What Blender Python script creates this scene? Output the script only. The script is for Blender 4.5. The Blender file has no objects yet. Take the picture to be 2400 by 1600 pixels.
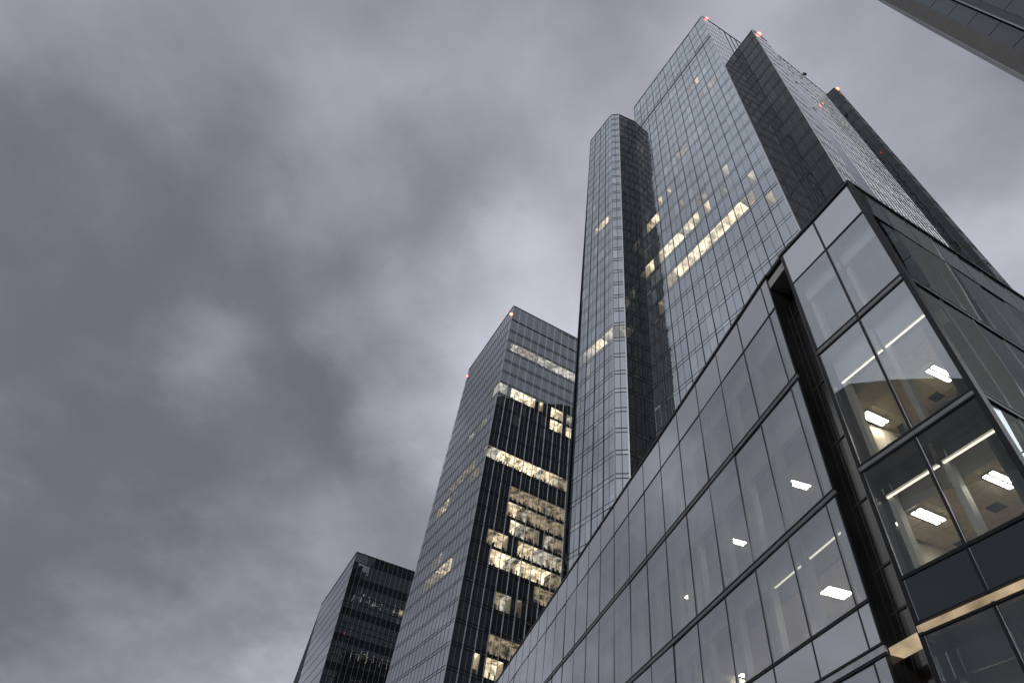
import bpy, math, random
import numpy as np
from mathutils import Matrix, Vector

random.seed(7)
rng = np.random.default_rng(11)
SC = bpy.context.scene
COL = SC.collection

# ------------------------------------------------------------------ camera
FPX, PITCH, ROLL = 1444.34, 0.8436, 0.1866          # focal length in px of a 2400 px wide frame
_cp, _sp, _c, _s = math.cos(PITCH), math.sin(PITCH), math.cos(ROLL), math.sin(ROLL)
_rt, _up, FWD = np.array([1., 0, 0]), np.array([0, -_sp, _cp]), np.array([0, _cp, _sp])
RGT, UPV = _c * _rt + _s * _up, -_s * _rt + _c * _up
cam_d = bpy.data.cameras.new('camera')
cam = bpy.data.objects.new('camera', cam_d)
COL.objects.link(cam)
cam_d.sensor_width = 36.0
cam_d.lens = FPX / 2400.0 * 36.0
cam_d.clip_start, cam_d.clip_end = 0.1, 6000.0
cam.matrix_world = Matrix(((RGT[0], UPV[0], -FWD[0], 0), (RGT[1], UPV[1], -FWD[1], 0),
                           (RGT[2], UPV[2], -FWD[2], 0), (0, 0, 0, 1)))
SC.camera = cam
GROUND = -1.65                                       # eye height above the pavement


def ray(x, y):
    return (x - 1200) / FPX * RGT - (y - 800) / FPX * UPV + FWD


def at(x, y, z):
    d = ray(x, y)
    return d * (z / d[2])


def pix(P):
    k = P @ FWD
    return 1200 + FPX * (P @ RGT) / k, 800 - FPX * (P @ UPV) / k, k


# ------------------------------------------------------------------ world: overcast evening sky
W = bpy.data.worlds.new('World')
SC.world = W
W.use_nodes = True
nt = W.node_tree
for n in list(nt.nodes):
    nt.nodes.remove(n)


def N(tree, typ, **kw):
    n = tree.nodes.new(typ)
    for k, v in kw.items():
        if k.startswith('i_'):
            n.inputs[k[2:].replace('_', ' ')].default_value = v
        else:
            setattr(n, k, v)
    return n


SUN_AZ, SUN_EL = 229.0, 30.0
lk = nt.links.new
out = N(nt, 'ShaderNodeOutputWorld')
bg = N(nt, 'ShaderNodeBackground')
lk(bg.outputs[0], out.inputs[0])
tc = N(nt, 'ShaderNodeTexCoord')
nrm = N(nt, 'ShaderNodeVectorMath', operation='NORMALIZE')
lk(tc.outputs['Generated'], nrm.inputs[0])
sep = N(nt, 'ShaderNodeSeparateXYZ')
lk(nrm.outputs[0], sep.inputs[0])
# cloud plane projection  p = dir / (dir.z + .35)
zc = N(nt, 'ShaderNodeMath', operation='ADD')
zc.inputs[1].default_value = 0.35
zm = N(nt, 'ShaderNodeMath', operation='MAXIMUM')
zm.inputs[1].default_value = 0.0
lk(sep.outputs[2], zm.inputs[0])
lk(zm.outputs[0], zc.inputs[0])
pl = N(nt, 'ShaderNodeVectorMath', operation='DIVIDE')
cmb = N(nt, 'ShaderNodeCombineXYZ')
for i in range(3):
    lk(zc.outputs[0], cmb.inputs[i])
lk(nrm.outputs[0], pl.inputs[0])
lk(cmb.outputs[0], pl.inputs[1])
rotm = N(nt, 'ShaderNodeMapping')
rotm.inputs['Rotation'].default_value = (0, 0, math.radians(35))
rotm.inputs['Scale'].default_value = (1.0, 1.0, 1.0)
lk(pl.outputs[0], rotm.inputs['Vector'])


def noise(vec, scale, detail, rough, dist=0.0):
    n = N(nt, 'ShaderNodeTexNoise')
    n.inputs['Scale'].default_value = scale
    n.inputs['Detail'].default_value = detail
    n.inputs['Roughness'].default_value = rough
    n.inputs['Distortion'].default_value = dist
    lk(vec, n.inputs['Vector'])
    return n


warp = noise(rotm.outputs[0], 3.6, 7.0, 0.58, 0.0)
wsub = N(nt, 'ShaderNodeVectorMath', operation='SUBTRACT')
wsub.inputs[1].default_value = (0.5, 0.5, 0.5)
lk(warp.outputs['Color'], wsub.inputs[0])
wmul = N(nt, 'ShaderNodeVectorMath', operation='SCALE')
wmul.inputs['Scale'].default_value = 0.30
lk(wsub.outputs[0], wmul.inputs[0])
wadd = N(nt, 'ShaderNodeVectorMath', operation='ADD')
lk(nrm.outputs[0], wadd.inputs[0])
lk(wmul.outputs[0], wadd.inputs[1])
wn = N(nt, 'ShaderNodeVectorMath', operation='NORMALIZE')
lk(wadd.outputs[0], wn.inputs[0])
# broad cloud masses: (direction, amount)
LOBES = [(20, 60, 0.096), (290, 60, -0.063), (560, 60, -0.038), (830, 60, -0.013), (1100, 60, -0.046), (1350, 60, -0.064), (20, 320, -0.046), (290, 320, -0.088), (560, 320, 0.047), (830, 320, -0.009), (1100, 320, 0.076), (1350, 320, 0.042), (20, 580, -0.099), (290, 580, -0.086), (560, 580, 0.022), (830, 580, -0.074), (1100, 580, -0.132), (1350, 580, 0.017), (20, 840, 0.053), (290, 840, -0.040), (560, 840, -0.060), (830, 840, -0.072), (1100, 840, 0.213), (20, 1100, -0.178), (290, 1100, 0.084), (560, 1100, -0.016), (830, 1100, -0.133), (20, 1360, -0.037), (290, 1360, -0.183), (560, 1360, 0.072), (20, 1600, 0.016), (290, 1600, 0.006), (560, 1600, -0.030), (1650, -80, -0.027), (1950, 30, 0.154), (2200, 120, -0.168), (2390, 330, -0.147), (2330, 620, 0.118), (2120, 400, 0.113), (60, 1330, -0.030), (640, 1200, -0.030), (450, 1430, 0.050), (1290, 740, 0.050)]
acc = None
for (px, py, amt) in LOBES:
    d = ray(px, py)
    d = d / np.linalg.norm(d)
    dt = N(nt, 'ShaderNodeVectorMath', operation='DOT_PRODUCT')
    dt.inputs[1].default_value = tuple(d)
    lk(wn.outputs[0], dt.inputs[0])
    mr = N(nt, 'ShaderNodeMapRange', interpolation_type='SMOOTHERSTEP')
    mr.inputs['From Min'].default_value = math.cos(math.radians(17))
    mr.inputs['From Max'].default_value = 1.0
    mr.inputs['To Min'].default_value = 0.0
    mr.inputs['To Max'].default_value = amt
    lk(dt.outputs['Value'], mr.inputs['Value'])
    if acc is None:
        acc = mr.outputs[0]
    else:
        ad = N(nt, 'ShaderNodeMath', operation='ADD')
        lk(acc, ad.inputs[0])
        lk(mr.outputs[0], ad.inputs[1])
        acc = ad.outputs[0]
n1 = noise(rotm.outputs[0], 2.4, 9.0, 0.56, 0.15)
n2 = noise(rotm.outputs[0], 7.5, 8.0, 0.55, 0.1)


def madd(sock, mul, add):
    m = N(nt, 'ShaderNodeMath', operation='MULTIPLY_ADD')
    lk(sock, m.inputs[0])
    m.inputs[1].default_value = mul
    m.inputs[2].default_value = add
    return m.outputs[0]


def add2(a, b):
    m = N(nt, 'ShaderNodeMath', operation='ADD')
    lk(a, m.inputs[0])
    lk(b, m.inputs[1])
    return m.outputs[0]


val = add2(acc, add2(madd(n1.outputs['Fac'], 0.22, 0.335 - 0.11), madd(n2.outputs['Fac'], 0.15, -0.075)))
vmx = N(nt, 'ShaderNodeMath', operation='SMOOTH_MAX')
vmx.inputs[1].default_value = 0.09
vmx.inputs[2].default_value = 0.16
lk(val, vmx.inputs[0])
ramp = N(nt, 'ShaderNodeValToRGB')
ramp.color_ramp.elements[0].position = 0.0
ramp.color_ramp.elements[0].color = (0.055, 0.058, 0.070, 1)
ramp.color_ramp.elements[1].position = 0.62
ramp.color_ramp.elements[1].color = (0.59, 0.61, 0.69, 1)
e = ramp.color_ramp.elements.new(0.30)
e.color = (0.286, 0.295, 0.340, 1)
lk(vmx.outputs[0], ramp.inputs[0])
sky = N(nt, 'ShaderNodeTexSky', sky_type='NISHITA')
sky.sun_disc = False
sky.sun_elevation = math.radians(SUN_EL)
sky.sun_rotation = math.radians(SUN_AZ)
skm = N(nt, 'ShaderNodeVectorMath', operation='SCALE')
skm.inputs['Scale'].default_value = 0.05
lk(sky.outputs[0], skm.inputs[0])
mixs = N(nt, 'ShaderNodeMix', data_type='RGBA')
mixs.inputs['Factor'].default_value = 0.97            # cloud cover
lk(skm.outputs[0], mixs.inputs['A'])
lk(ramp.outputs[0], mixs.inputs['B'])
lk(mixs.outputs['Result'], bg.inputs['Color'])
bg.inputs['Strength'].default_value = 1.0

sun_d = bpy.data.lights.new('sun', 'SUN')
sun_d.energy = 1.5
sun_d.angle = math.radians(26)
sun_d.color = (1.0, 0.98, 0.96)
sun = bpy.data.objects.new('sun', sun_d)
COL.objects.link(sun)
_sd = Vector((math.sin(math.radians(SUN_AZ)) * math.cos(math.radians(SUN_EL)),
              math.cos(math.radians(SUN_AZ)) * math.cos(math.radians(SUN_EL)), math.sin(math.radians(SUN_EL))))
sun.rotation_euler = (-_sd).to_track_quat('-Z', 'Y').to_euler()
SC.view_settings.view_transform = 'Standard'
SC.view_settings.look = 'None'
SC.view_settings.exposure = 0.25
SC.view_settings.gamma = 1.0
SC.cycles.use_denoising = True
SC.cycles.max_bounces = 10
SC.cycles.transparent_max_bounces = 16
SC.cycles.sample_clamp_indirect = 4.0


# ------------------------------------------------------------------ materials
def new_mat(name):
    m = bpy.data.materials.new(name)
    m.use_nodes = True
    t = m.node_tree
    for n in list(t.nodes):
        t.nodes.remove(n)
    o = N(t, 'ShaderNodeOutputMaterial')
    return m, t, o


def facing_fac(t, f0, f90, power, normal=None):
    lw = N(t, 'ShaderNodeLayerWeight')
    lw.inputs['Blend'].default_value = 0.5
    if normal is not None:
        t.links.new(normal, lw.inputs['Normal'])
    pw = N(t, 'ShaderNodeMath', operation='POWER')
    pw.inputs[1].default_value = power
    t.links.new(lw.outputs['Facing'], pw.inputs[0])
    m = N(t, 'ShaderNodeMath', operation='MULTIPLY_ADD')
    m.inputs[1].default_value = f90 - f0
    m.inputs[2].default_value = f0
    t.links.new(pw.outputs[0], m.inputs[0])
    return m.outputs[0]


def wavy(t, scale, strength, dist=1.0):
    g = N(t, 'ShaderNodeNewGeometry')
    nz = N(t, 'ShaderNodeTexNoise')
    nz.inputs['Scale'].default_value = scale
    nz.inputs['Detail'].default_value = 1.0
    t.links.new(g.outputs['Position'], nz.inputs['Vector'])
    b = N(t, 'ShaderNodeBump')
    b.inputs['Strength'].default_value = strength
    b.inputs['Distance'].default_value = dist
    t.links.new(nz.outputs['Fac'], b.inputs['Height'])
    return b.outputs[0]


def mirror_glass(name, f0, f90, power, tint, dark, blind, wav_scale, wav_str, rough=0.02):
    """opaque coated curtain-wall glass: dark room behind, a share of panes paler, for blinds and varied reflection"""
    m, t, o = new_mat(name)
    nr = wavy(t, wav_scale, wav_str, 0.2)
    fac = facing_fac(t, f0, f90, power)
    gl = N(t, 'ShaderNodeBsdfGlossy')
    gl.inputs['Roughness'].default_value = rough
    gl.inputs['Color'].default_value = (*tint, 1)
    t.links.new(nr, gl.inputs['Normal'])
    g = N(t, 'ShaderNodeNewGeometry')
    cr = N(t, 'ShaderNodeValToRGB')
    cr.color_ramp.elements[0].position = 0.0
    cr.color_ramp.elements[0].color = (*dark, 1)
    cr.color_ramp.elements[1].position = 1.0
    cr.color_ramp.elements[1].color = (*blind, 1)
    e = cr.color_ramp.elements.new(0.70)
    e.color = (*[d * 1.6 for d in dark], 1)
    e = cr.color_ramp.elements.new(0.93)
    e.color = (*[(d + b) * .5 for d, b in zip(dark, blind)], 1)
    t.links.new(g.outputs['Random Per Island'], cr.inputs[0])
    df = N(t, 'ShaderNodeBsdfDiffuse')
    t.links.new(cr.outputs[0], df.inputs['Color'])
    mx = N(t, 'ShaderNodeMixShader')
    t.links.new(fac, mx.inputs[0])
    t.links.new(df.outputs[0], mx.inputs[1])
    t.links.new(gl.outputs[0], mx.inputs[2])
    t.links.new(mx.outputs[0], o.inputs[0])
    return m


def clear_glass(name, f0, f90, power, tint, trans, wav_scale=0.25, wav_str=0.03, veil=0.04):
    m, t, o = new_mat(name)
    nr = wavy(t, wav_scale, wav_str, 0.2)
    fac = facing_fac(t, f0, f90, power)
    gl = N(t, 'ShaderNodeBsdfGlossy')
    gl.inputs['Roughness'].default_value = 0.0
    gl.inputs['Color'].default_value = (*tint, 1)
    t.links.new(nr, gl.inputs['Normal'])
    g2 = N(t, 'ShaderNodeNewGeometry')               # the coating sits on one surface of the pane only
    inv = N(t, 'ShaderNodeMath', operation='SUBTRACT')
    inv.inputs[0].default_value = 1.0
    t.links.new(g2.outputs['Backfacing'], inv.inputs[1])
    fm = N(t, 'ShaderNodeMath', operation='MULTIPLY')
    t.links.new(fac, fm.inputs[0])
    t.links.new(inv.outputs[0], fm.inputs[1])
    tr = N(t, 'ShaderNodeBsdfTransparent')
    tr.inputs['Color'].default_value = (*[math.sqrt(q) for q in trans], 1)
    mx = N(t, 'ShaderNodeMixShader')
    t.links.new(fm.outputs[0], mx.inputs[0])
    df = N(t, 'ShaderNodeBsdfDiffuse')               # pale streaky veil that lightens the panes in place of sky reflection
    df.inputs['Color'].default_value = (.62, .64, .66, 1)
    g3 = N(t, 'ShaderNodeNewGeometry')
    mp = N(t, 'ShaderNodeMapping')
    mp.inputs['Scale'].default_value = (1.6, 1.6, .22)
    t.links.new(g3.outputs['Position'], mp.inputs['Vector'])
    nz = N(t, 'ShaderNodeTexNoise')
    nz.inputs['Scale'].default_value = 1.4
    nz.inputs['Detail'].default_value = 6.0
    t.links.new(mp.outputs[0], nz.inputs['Vector'])
    mr = N(t, 'ShaderNodeMapRange')
    mr.inputs['From Min'].default_value = .3
    mr.inputs['From Max'].default_value = .7
    mr.inputs['To Min'].default_value = veil * .7
    mr.inputs['To Max'].default_value = veil * 1.3
    t.links.new(nz.outputs['Fac'], mr.inputs['Value'])
    md = N(t, 'ShaderNodeMixShader')
    t.links.new(mr.outputs[0], md.inputs[0])
    t.links.new(tr.outputs[0], md.inputs[1])
    t.links.new(df.outputs[0], md.inputs[2])
    t.links.new(md.outputs[0], mx.inputs[1])
    t.links.new(gl.outputs[0], mx.inputs[2])
    t.links.new(mx.outputs[0], o.inputs[0])
    return m


def plain(name, col, rough=0.6, metal=0.0, var=0.15, scale=3.0, spec=0.4):
    m, t, o = new_mat(name)
    p = N(t, 'ShaderNodeBsdfPrincipled')
    p.inputs['Roughness'].default_value = rough
    p.inputs['Metallic'].default_value = metal
    p.inputs['Specular IOR Level'].default_value = spec
    g = N(t, 'ShaderNodeNewGeometry')
    nz = N(t, 'ShaderNodeTexNoise')
    nz.inputs['Scale'].default_value = scale
    nz.inputs['Detail'].default_value = 5.0
    t.links.new(g.outputs['Position'], nz.inputs['Vector'])
    cr = N(t, 'ShaderNodeValToRGB')
    cr.color_ramp.elements[0].position = 0.3
    cr.color_ramp.elements[0].color = (*[c * (1 - var) for c in col], 1)
    cr.color_ramp.elements[1].position = 0.7
    cr.color_ramp.elements[1].color = (*[min(1, c * (1 + var)) for c in col], 1)
    t.links.new(nz.outputs['Fac'], cr.inputs[0])
    t.links.new(cr.outputs[0], p.inputs['Base Color'])
    t.links.new(p.outputs[0], o.inputs[0])
    return m


def emit(name, col, strength, var=0.0, scale=1.0):
    m, t, o = new_mat(name)
    em = N(t, 'ShaderNodeEmission')
    em.inputs['Color'].default_value = (*col, 1)
    em.inputs['Strength'].default_value = strength
    if var:
        g = N(t, 'ShaderNodeNewGeometry')
        nz = N(t, 'ShaderNodeTexNoise')
        nz.inputs['Scale'].default_value = scale
        nz.inputs['Detail'].default_value = 3.0
        t.links.new(g.outputs['Position'], nz.inputs['Vector'])
        mr = N(t, 'ShaderNodeMapRange')
        mr.inputs['From Min'].default_value = 0.35
        mr.inputs['From Max'].default_value = 0.65
        mr.inputs['To Min'].default_value = strength * (1 - var)
        mr.inputs['To Max'].default_value = strength * (1 + var)
        t.links.new(nz.outputs['Fac'], mr.inputs['Value'])
        t.links.new(mr.outputs[0], em.inputs['Strength'])
    t.links.new(em.outputs[0], o.inputs[0])
    return m


M = {}
M['glass_a'] = mirror_glass('coated_glass_grey', .66, .97, 3.0, (.89, .965, .985), (.045, .052, .058), (.50, .50, .48), .5, .11)  # paler panes stand in for varied sky reflections as well as blinds
M['glass_deep'] = mirror_glass('glass_dark_reflection', .05, .55, 4.0, (.85, .92, .95), (.010, .012, .013), (.05, .048, .042), .5, .12)  # dark tone put in for the dark reflections on the recessed faces
M['glass_b'] = mirror_glass('coated_glass_silver', .82, .98, 3.0, (.96, .98, 1.0), (.03, .032, .035), (.12, .12, .12), .3, .04)
M['glass_bd'] = mirror_glass('coated_glass_smoke', .30, .95, 4.0, (.90, .95, 1.0), (.014, .016, .018), (.12, .11, .10), .3, .06)
M['glass_c'] = mirror_glass('coated_glass_slate', .45, .95, 3.0, (.92, .96, 1.0), (.014, .016, .018), (.08, .08, .08), .3, .04)
M['glass_dark'] = mirror_glass('coated_glass_black', .12, .9, 4.0, (.8, .86, .9), (.008, .009, .010), (.02, .02, .02), .3, .04)
M['glass_clear'] = clear_glass('clear_coated_glass', .30, .98, 1.4, (.92, .985, .99), (.80, .82, .79))
M['glass_wing'] = clear_glass('clear_silvered_glass', .42, 1.0, 1.1, (.95, .985, 1.0), (.84, .86, .83), veil=.11, wav_str=.06)  # stronger pale veil here, to lighten the long wing
M['glass_room'] = clear_glass('clear_tower_glass', .30, .95, 3.0, (.92, .97, 1.0), (.75, .76, .72))
M['panel_grey'] = mirror_glass('spandrel_glass_grey', .34, .98, 1.5, (.95, .98, 1.0), (.25, .26, .27), (.28, .29, .30), .25, .02)
M['panel_dark'] = mirror_glass('spandrel_glass_dark', .28, .97, 2.4, (.9, .95, 1.0), (.018, .021, .023), (.022, .025, .027), .25, .02)
M['black_metal'] = plain('black_anodised_metal', (.016, .017, .019), .35, .3)
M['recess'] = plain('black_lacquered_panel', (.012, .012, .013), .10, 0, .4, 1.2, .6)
M['dark_metal'] = plain('dark_grey_metal', (.035, .036, .04), .4, .4)
M['grey_metal'] = plain('grey_metal', (.17, .175, .185), .45, .5)
M['silver'] = plain('silver_aluminium', (.50, .51, .52), .4, .7)
M['bronze'] = plain('bronze_trim', (.22, .17, .13), .4, .6)
M['white_wall'] = plain('off_white_plaster', (.70, .66, .58), .8, 0, .05)
M['ceiling'] = plain('mineral_ceiling_tile', (.72, .62, .48), .9, 0, .12, 14)
M['carpet'] = plain('beige_carpet', (.30, .28, .25), .95)
M['blind'] = plain('roller_blind_fabric', (.50, .52, .54), .9, 0, .04)
M['column'] = plain('painted_steel_column', (.52, .52, .50), .5, 0, .05)
M['furniture'] = plain('dark_furniture', (.03, .03, .032), .6)
M['concrete'] = plain('grey_concrete', (.22, .22, .22), .8, 0, .15, 1.2)
M['concrete_dark'] = plain('dark_grey_stone', (.034, .033, .032), .5, 0, .2, 1.2)
M['asphalt'] = plain('asphalt', (.05, .05, .052), .9, 0, .2, 4)
M['troffer'] = emit('fluorescent_light', (1.0, .90, .73), 44.0)
M['cove'] = emit('cove_light', (1.0, .90, .72), 2.4)
M['gold_glow'] = emit('glowing_gold_band', (1.0, .76, .48), .34, .45, 1.3)  # band glows by itself, in place of the light it reflects
M['lit_warm'] = emit('lit_office_warm', (1.0, .80, .54), 1.25, .7, .8)
M['lit_bright'] = emit('lit_office_bright', (1.0, .85, .60), 1.9, .65, .8)
M['lit_dim'] = emit('lit_office_dim', (1.0, .78, .52), .36, .9, .7)
M['lit_pale'] = emit('lit_office_pale', (1.0, .92, .78), .7, .8, .7)
M['red'] = emit('red_warning_lamp', (1.0, .10, .07), 9.0)

# ------------------------------------------------------------------ mesh helpers
HIDE = {}


class MB:
    def __init__(s):
        s.v, s.f, s.m = [], [], []

    def hexa(s, p, mi=0):
        """8 corner points: 0-3 back ring, 4-7 front ring"""
        b = len(s.v)
        s.v += [tuple(q) for q in p]
        for f in ((3, 2, 1, 0), (4, 5, 6, 7), (0, 1, 5, 4), (1, 2, 6, 5), (2, 3, 7, 6), (3, 0, 4, 7)):
            s.f.append(tuple(b + i for i in f))
            s.m.append(mi)

    def quad(s, p, mi=0):
        b = len(s.v)
        s.v += [tuple(q) for q in p]
        s.f.append(tuple(range(b, b + len(p))))
        s.m.append(mi)

    def slab(s, ring, n, t, mi=0):
        """quad ring extruded by -n*t (ring is the outer face)"""
        n = np.asarray(n, float)
        if float(np.cross(np.asarray(ring[1]) - ring[0], np.asarray(ring[2]) - ring[0]) @ n) < 0:
            ring = list(ring)[::-1]                   # keep the face normals pointing outwards
        n = n * t
        s.hexa([q - n for q in ring] + list(ring), mi)

    def bar(s, a, b, n, w, d0, d1, mi=0):
        """bar from a to b, width w in the facade plane, from d0 to d1 along n"""
        a, b, n = map(np.asarray, (a, b, n))
        t = (b - a) / np.linalg.norm(b - a)
        side = np.cross(n, t)
        side /= np.linalg.norm(side)
        h = side * w / 2
        s.hexa([a - h + n * d0, b - h + n * d0, b + h + n * d0, a + h + n * d0,
                a - h + n * d1, b - h + n * d1, b + h + n * d1, a + h + n * d1], mi)

    def prism(s, poly, z0, z1, mi=0):
        b = len(s.v)
        k = len(poly)
        s.v += [(p[0], p[1], z0) for p in poly] + [(p[0], p[1], z1) for p in poly]
        for i in range(k):
            j = (i + 1) % k
            s.f.append((b + i, b + j, b + k + j, b + k + i))
            s.m.append(mi)
        s.f.append(tuple(b + k - 1 - i for i in range(k)))
        s.m.append(mi)
        s.f.append(tuple(b + k + i for i in range(k)))
        s.m.append(mi)

    def build(s, name, mats, parent=None):
        me = bpy.data.meshes.new(name)
        o3 = np.array(parent.location) if parent is not None else np.zeros(3)
        if parent is not None and parent.parent is not None:
            o3 = np.array(parent.get('org', (0, 0, 0)))
        vv = np.array(s.v, float) - o3
        me.from_pydata([tuple(q) for q in vv], [], s.f)
        if not isinstance(mats, (list, tuple)):
            mats = [mats]
        for m in mats:
            me.materials.append(m)
        if len(mats) > 1:
            me.polygons.foreach_set('material_index', s.m)
        me.update()
        o = bpy.data.objects.new(name, me)
        COL.objects.link(o)
        if parent is not None:
            o.parent = parent
            o['org'] = [float(q) for q in o3]
        return o


def thing(name, loc, label, cat, group=None):
    o = bpy.data.objects.new(name, None)
    o.empty_display_size = 2
    COL.objects.link(o)
    o.location = tuple(float(q) for q in loc)
    o['label'], o['category'] = label, cat
    if group:
        o['group'] = group
    return o


def stuff(o):
    o['kind'] = 'stuff'
    return o


def inside(poly, x, y):
    r = False
    k = len(poly)
    for i in range(k):
        x1, y1 = poly[i]
        x2, y2 = poly[(i + 1) % k]
        if (y1 > y) != (y2 > y) and x < (x2 - x1) * (y - y1) / (y2 - y1) + x1:
            r = not r
    return r


POD_SIL = [(1140, 1620), (1794, 640), (1829, 598), (1987, 427), (2400, 710), (2420, 1620)]
A_SIL = [(1385, 330), (1432, 269), (1450, 268), (1486, 300), (1486, 252), (1645, 38), (1735, 100), (1763, 69), (1937, 225),
         (1955, 206), (2410, 720), (2410, 1600), (1310, 1600)]
B_SIL = [(1099, 866), (1204, 716), (1357, 795), (1340, 1300), (1160, 1620), (890, 1620)]


class Facade:
    """wall patch between two (slightly leaning) vertical edges; pt(u, z)"""

    def __init__(s, l0, l1, r0, r1):
        # l0/l1: (x, y, z) low and high points of the left edge, r0/r1 of the right edge, as seen from outside
        s.l0, s.l1, s.r0, s.r1 = [np.asarray(q, float) for q in (l0, l1, r0, r1)]
        t = s.r1 - s.l1
        t[2] = 0
        s.len = np.linalg.norm(t)
        t = t / s.len
        s.t = t
        s.n = np.array([t[1], -t[0], 0.0])            # outward when left->right as seen from outside

    def e(s, a, b, z):
        k = (z - a[2]) / (b[2] - a[2])
        q = a + (b - a) * k
        q[2] = z
        return q

    def pt(s, u, z, d=0.0):
        a, b = s.e(s.l0, s.l1, z), s.e(s.r0, s.r1, z)
        return a + (b - a) * u + s.n * d


def tilt_ring(ring, n, amp):
    """tilt a pane by a tiny random angle about its centre"""
    c = sum(ring) / 4.0
    t = ring[1] - ring[0]
    t = t / np.linalg.norm(t)
    a, b = rng.normal(0, amp, 2)
    return [q + n * (a * float((q - c) @ t) + b * (q[2] - c[2])) for q in ring]


class Tower:
    def __init__(s, name, base, label, cat, occl, group=None):
        s.root = thing(name, base, label, cat, group)
        s.panes = []                                  # (projected area, ring, n, material key)
        s.occl = occl

    def add_pane(s, ring, n, mk, thick=0.04):
        c = sum(ring) / 4.0
        pr = [pix(q) for q in ring]
        area = 0.0
        if all(q[2] > 1 for q in pr) and float(n @ c) < 0:
            x = [q[0] for q in pr]
            y = [q[1] for q in pr]
            area = abs(sum(x[i] * y[(i + 1) % 4] - x[(i + 1) % 4] * y[i] for i in range(4))) / 2
            cx, cy = sum(x) / 4, sum(y) / 4
            if not (0 <= cx <= 2400 and 0 <= cy <= 1600) or any(inside(p, cx, cy) for p in s.occl):
                area = 0.0
        s.panes.append((area, ring, n, mk, thick))

    def finish(s, limit=300):
        ps = sorted(s.panes, key=lambda q: -q[0])
        rest = {}
        k = 0
        for area, ring, n, mk, th in ps:
            if k < limit and area > 60:
                mb = MB()
                mb.slab(ring, n, th)
                mb.build('pane', M[mk], s.root)
                k += 1
            else:
                rest.setdefault(mk, MB()).slab(ring, n, th)
        for mk, mb in rest.items():
            stuff(mb.build('pane_field', M[mk], s.root))


def curtain(tw, fc, ulines, zlines, mk, lit=None, tilt=0.0022, gap=0.02, skip=None):
    """glass panes for every cell of the u/z grid; lit: {(i, j): room material}"""
    for j in range(len(zlines) - 1):
        for i in range(len(ulines) - 1):
            if skip and skip(i, j):
                continue
            u0, u1, z0, z1 = ulines[i], ulines[i + 1], zlines[j], zlines[j + 1]
            du = gap / fc.len
            ring = [fc.pt(u0 + du, z0 + gap), fc.pt(u1 - du, z0 + gap), fc.pt(u1 - du, z1 - gap), fc.pt(u0 + du, z1 - gap)]
            m = mk(i, j) if callable(mk) else mk
            if lit and (i, j) in lit:
                tw.add_pane(tilt_ring(ring, fc.n, tilt * .5), fc.n, 'glass_room')
            else:
                tw.add_pane(tilt_ring(ring, fc.n, tilt), fc.n, m)


def grid_bars(mb, fc, us, zs, ztop, zbot, wv, dv, wh, dh, uspan=(0, 1)):
    for u in us:
        mb.bar(fc.pt(u, zbot), fc.pt(u, ztop), fc.n, wv, -.06, dv)
    for z in zs:
        mb.bar(fc.pt(uspan[0], z), fc.pt(uspan[1], z), fc.n, wh, -.06, dh)


def lit_rooms(tw, fc, ulines, zlines, lit, depth=2.2, furn=True):
    """open-fronted lit room behind each lit pane: glowing back wall and ceiling, dark desks"""
    for (i, j), mk in lit.items():
        if i + 1 >= len(ulines) or j + 1 >= len(zlines):
            continue
        u0, u1, z0, z1 = ulines[i], ulines[i + 1], zlines[j], zlines[j + 1]
        p = lambda u, z, d: fc.pt(u, z, d)
        mb = MB()
        d = depth
        mb.quad([p(u0, z0, -d), p(u1, z0, -d), p(u1, z1, -d), p(u0, z1, -d)], 0)
        mb.quad([p(u0, z1 - .02, -.08), p(u1, z1 - .02, -.08), p(u1, z1 - .02, -d), p(u0, z1 - .02, -d)], 0)   # luminous ceiling
        mb.quad([p(u0, z0 + .02, -d), p(u1, z0 + .02, -d), p(u1, z0 + .02, -.08), p(u0, z0 + .02, -.08)], 2)
        if (i - 1, j) not in lit:                     # end walls only: neighbouring lit bays share one open floor
            mb.quad([p(u0, z0, -.08), p(u0, z0, -d), p(u0, z1, -d), p(u0, z1, -.08)], 1)
        if (i + 1, j) not in lit:
            mb.quad([p(u1, z0, -d), p(u1, z0, -.08), p(u1, z1, -.08), p(u1, z1, -d)], 1)
        if furn:
            for q in range(random.randint(1, 3)):
                a = random.uniform(.05, .75)
                b = min(.97, a + random.uniform(.08, .3))
                h = random.uniform(.18, .42) * (z1 - z0)
                ua, ub = u0 + (u1 - u0) * a, u0 + (u1 - u0) * b
                mb.slab([p(ua, z0 + .03, -.7), p(ub, z0 + .03, -.7), p(ub, z0 + h, -.7), p(ua, z0 + h, -.7)], fc.n, .3, 2)
        mb.build('lit_room', [M[mk], M['white_wall'], M['furniture']], tw.root)


def warning_light(tw, p, n, size=.45):
    mb = MB()
    r = size / 2
    p = np.asarray(p, float)
    k = 8
    for lev, (z0, z1, r0, r1) in enumerate(((-.1, .25, r * .7, r), (.25, .55, r, r * .5))):
        for i in range(k):
            a, b = 2 * math.pi * i / k, 2 * math.pi * (i + 1) / k
            c = lambda an, rr, z: p + np.array([math.cos(an) * rr, math.sin(an) * rr, z])
            mb.quad([c(a, r0, z0), c(b, r0, z0), c(b, r1, z1), c(a, r1, z1)])
    mb.quad([p + np.array([math.cos(2 * math.pi * i / k) * r * .5, math.sin(2 * math.pi * i / k) * r * .5, .55]) for i in range(k)])
    mb.build('warning_light', M['red'], tw.root)


def roof_cap(tw, poly, z, name='roof'):
    mb = MB()
    mb.prism(poly, z - .6, z)
    mb.build(name, M['dark_metal'], tw.root)


def lin(a, b, k):
    return [a + (b - a) * i / k for i in range(k + 1)]


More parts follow.
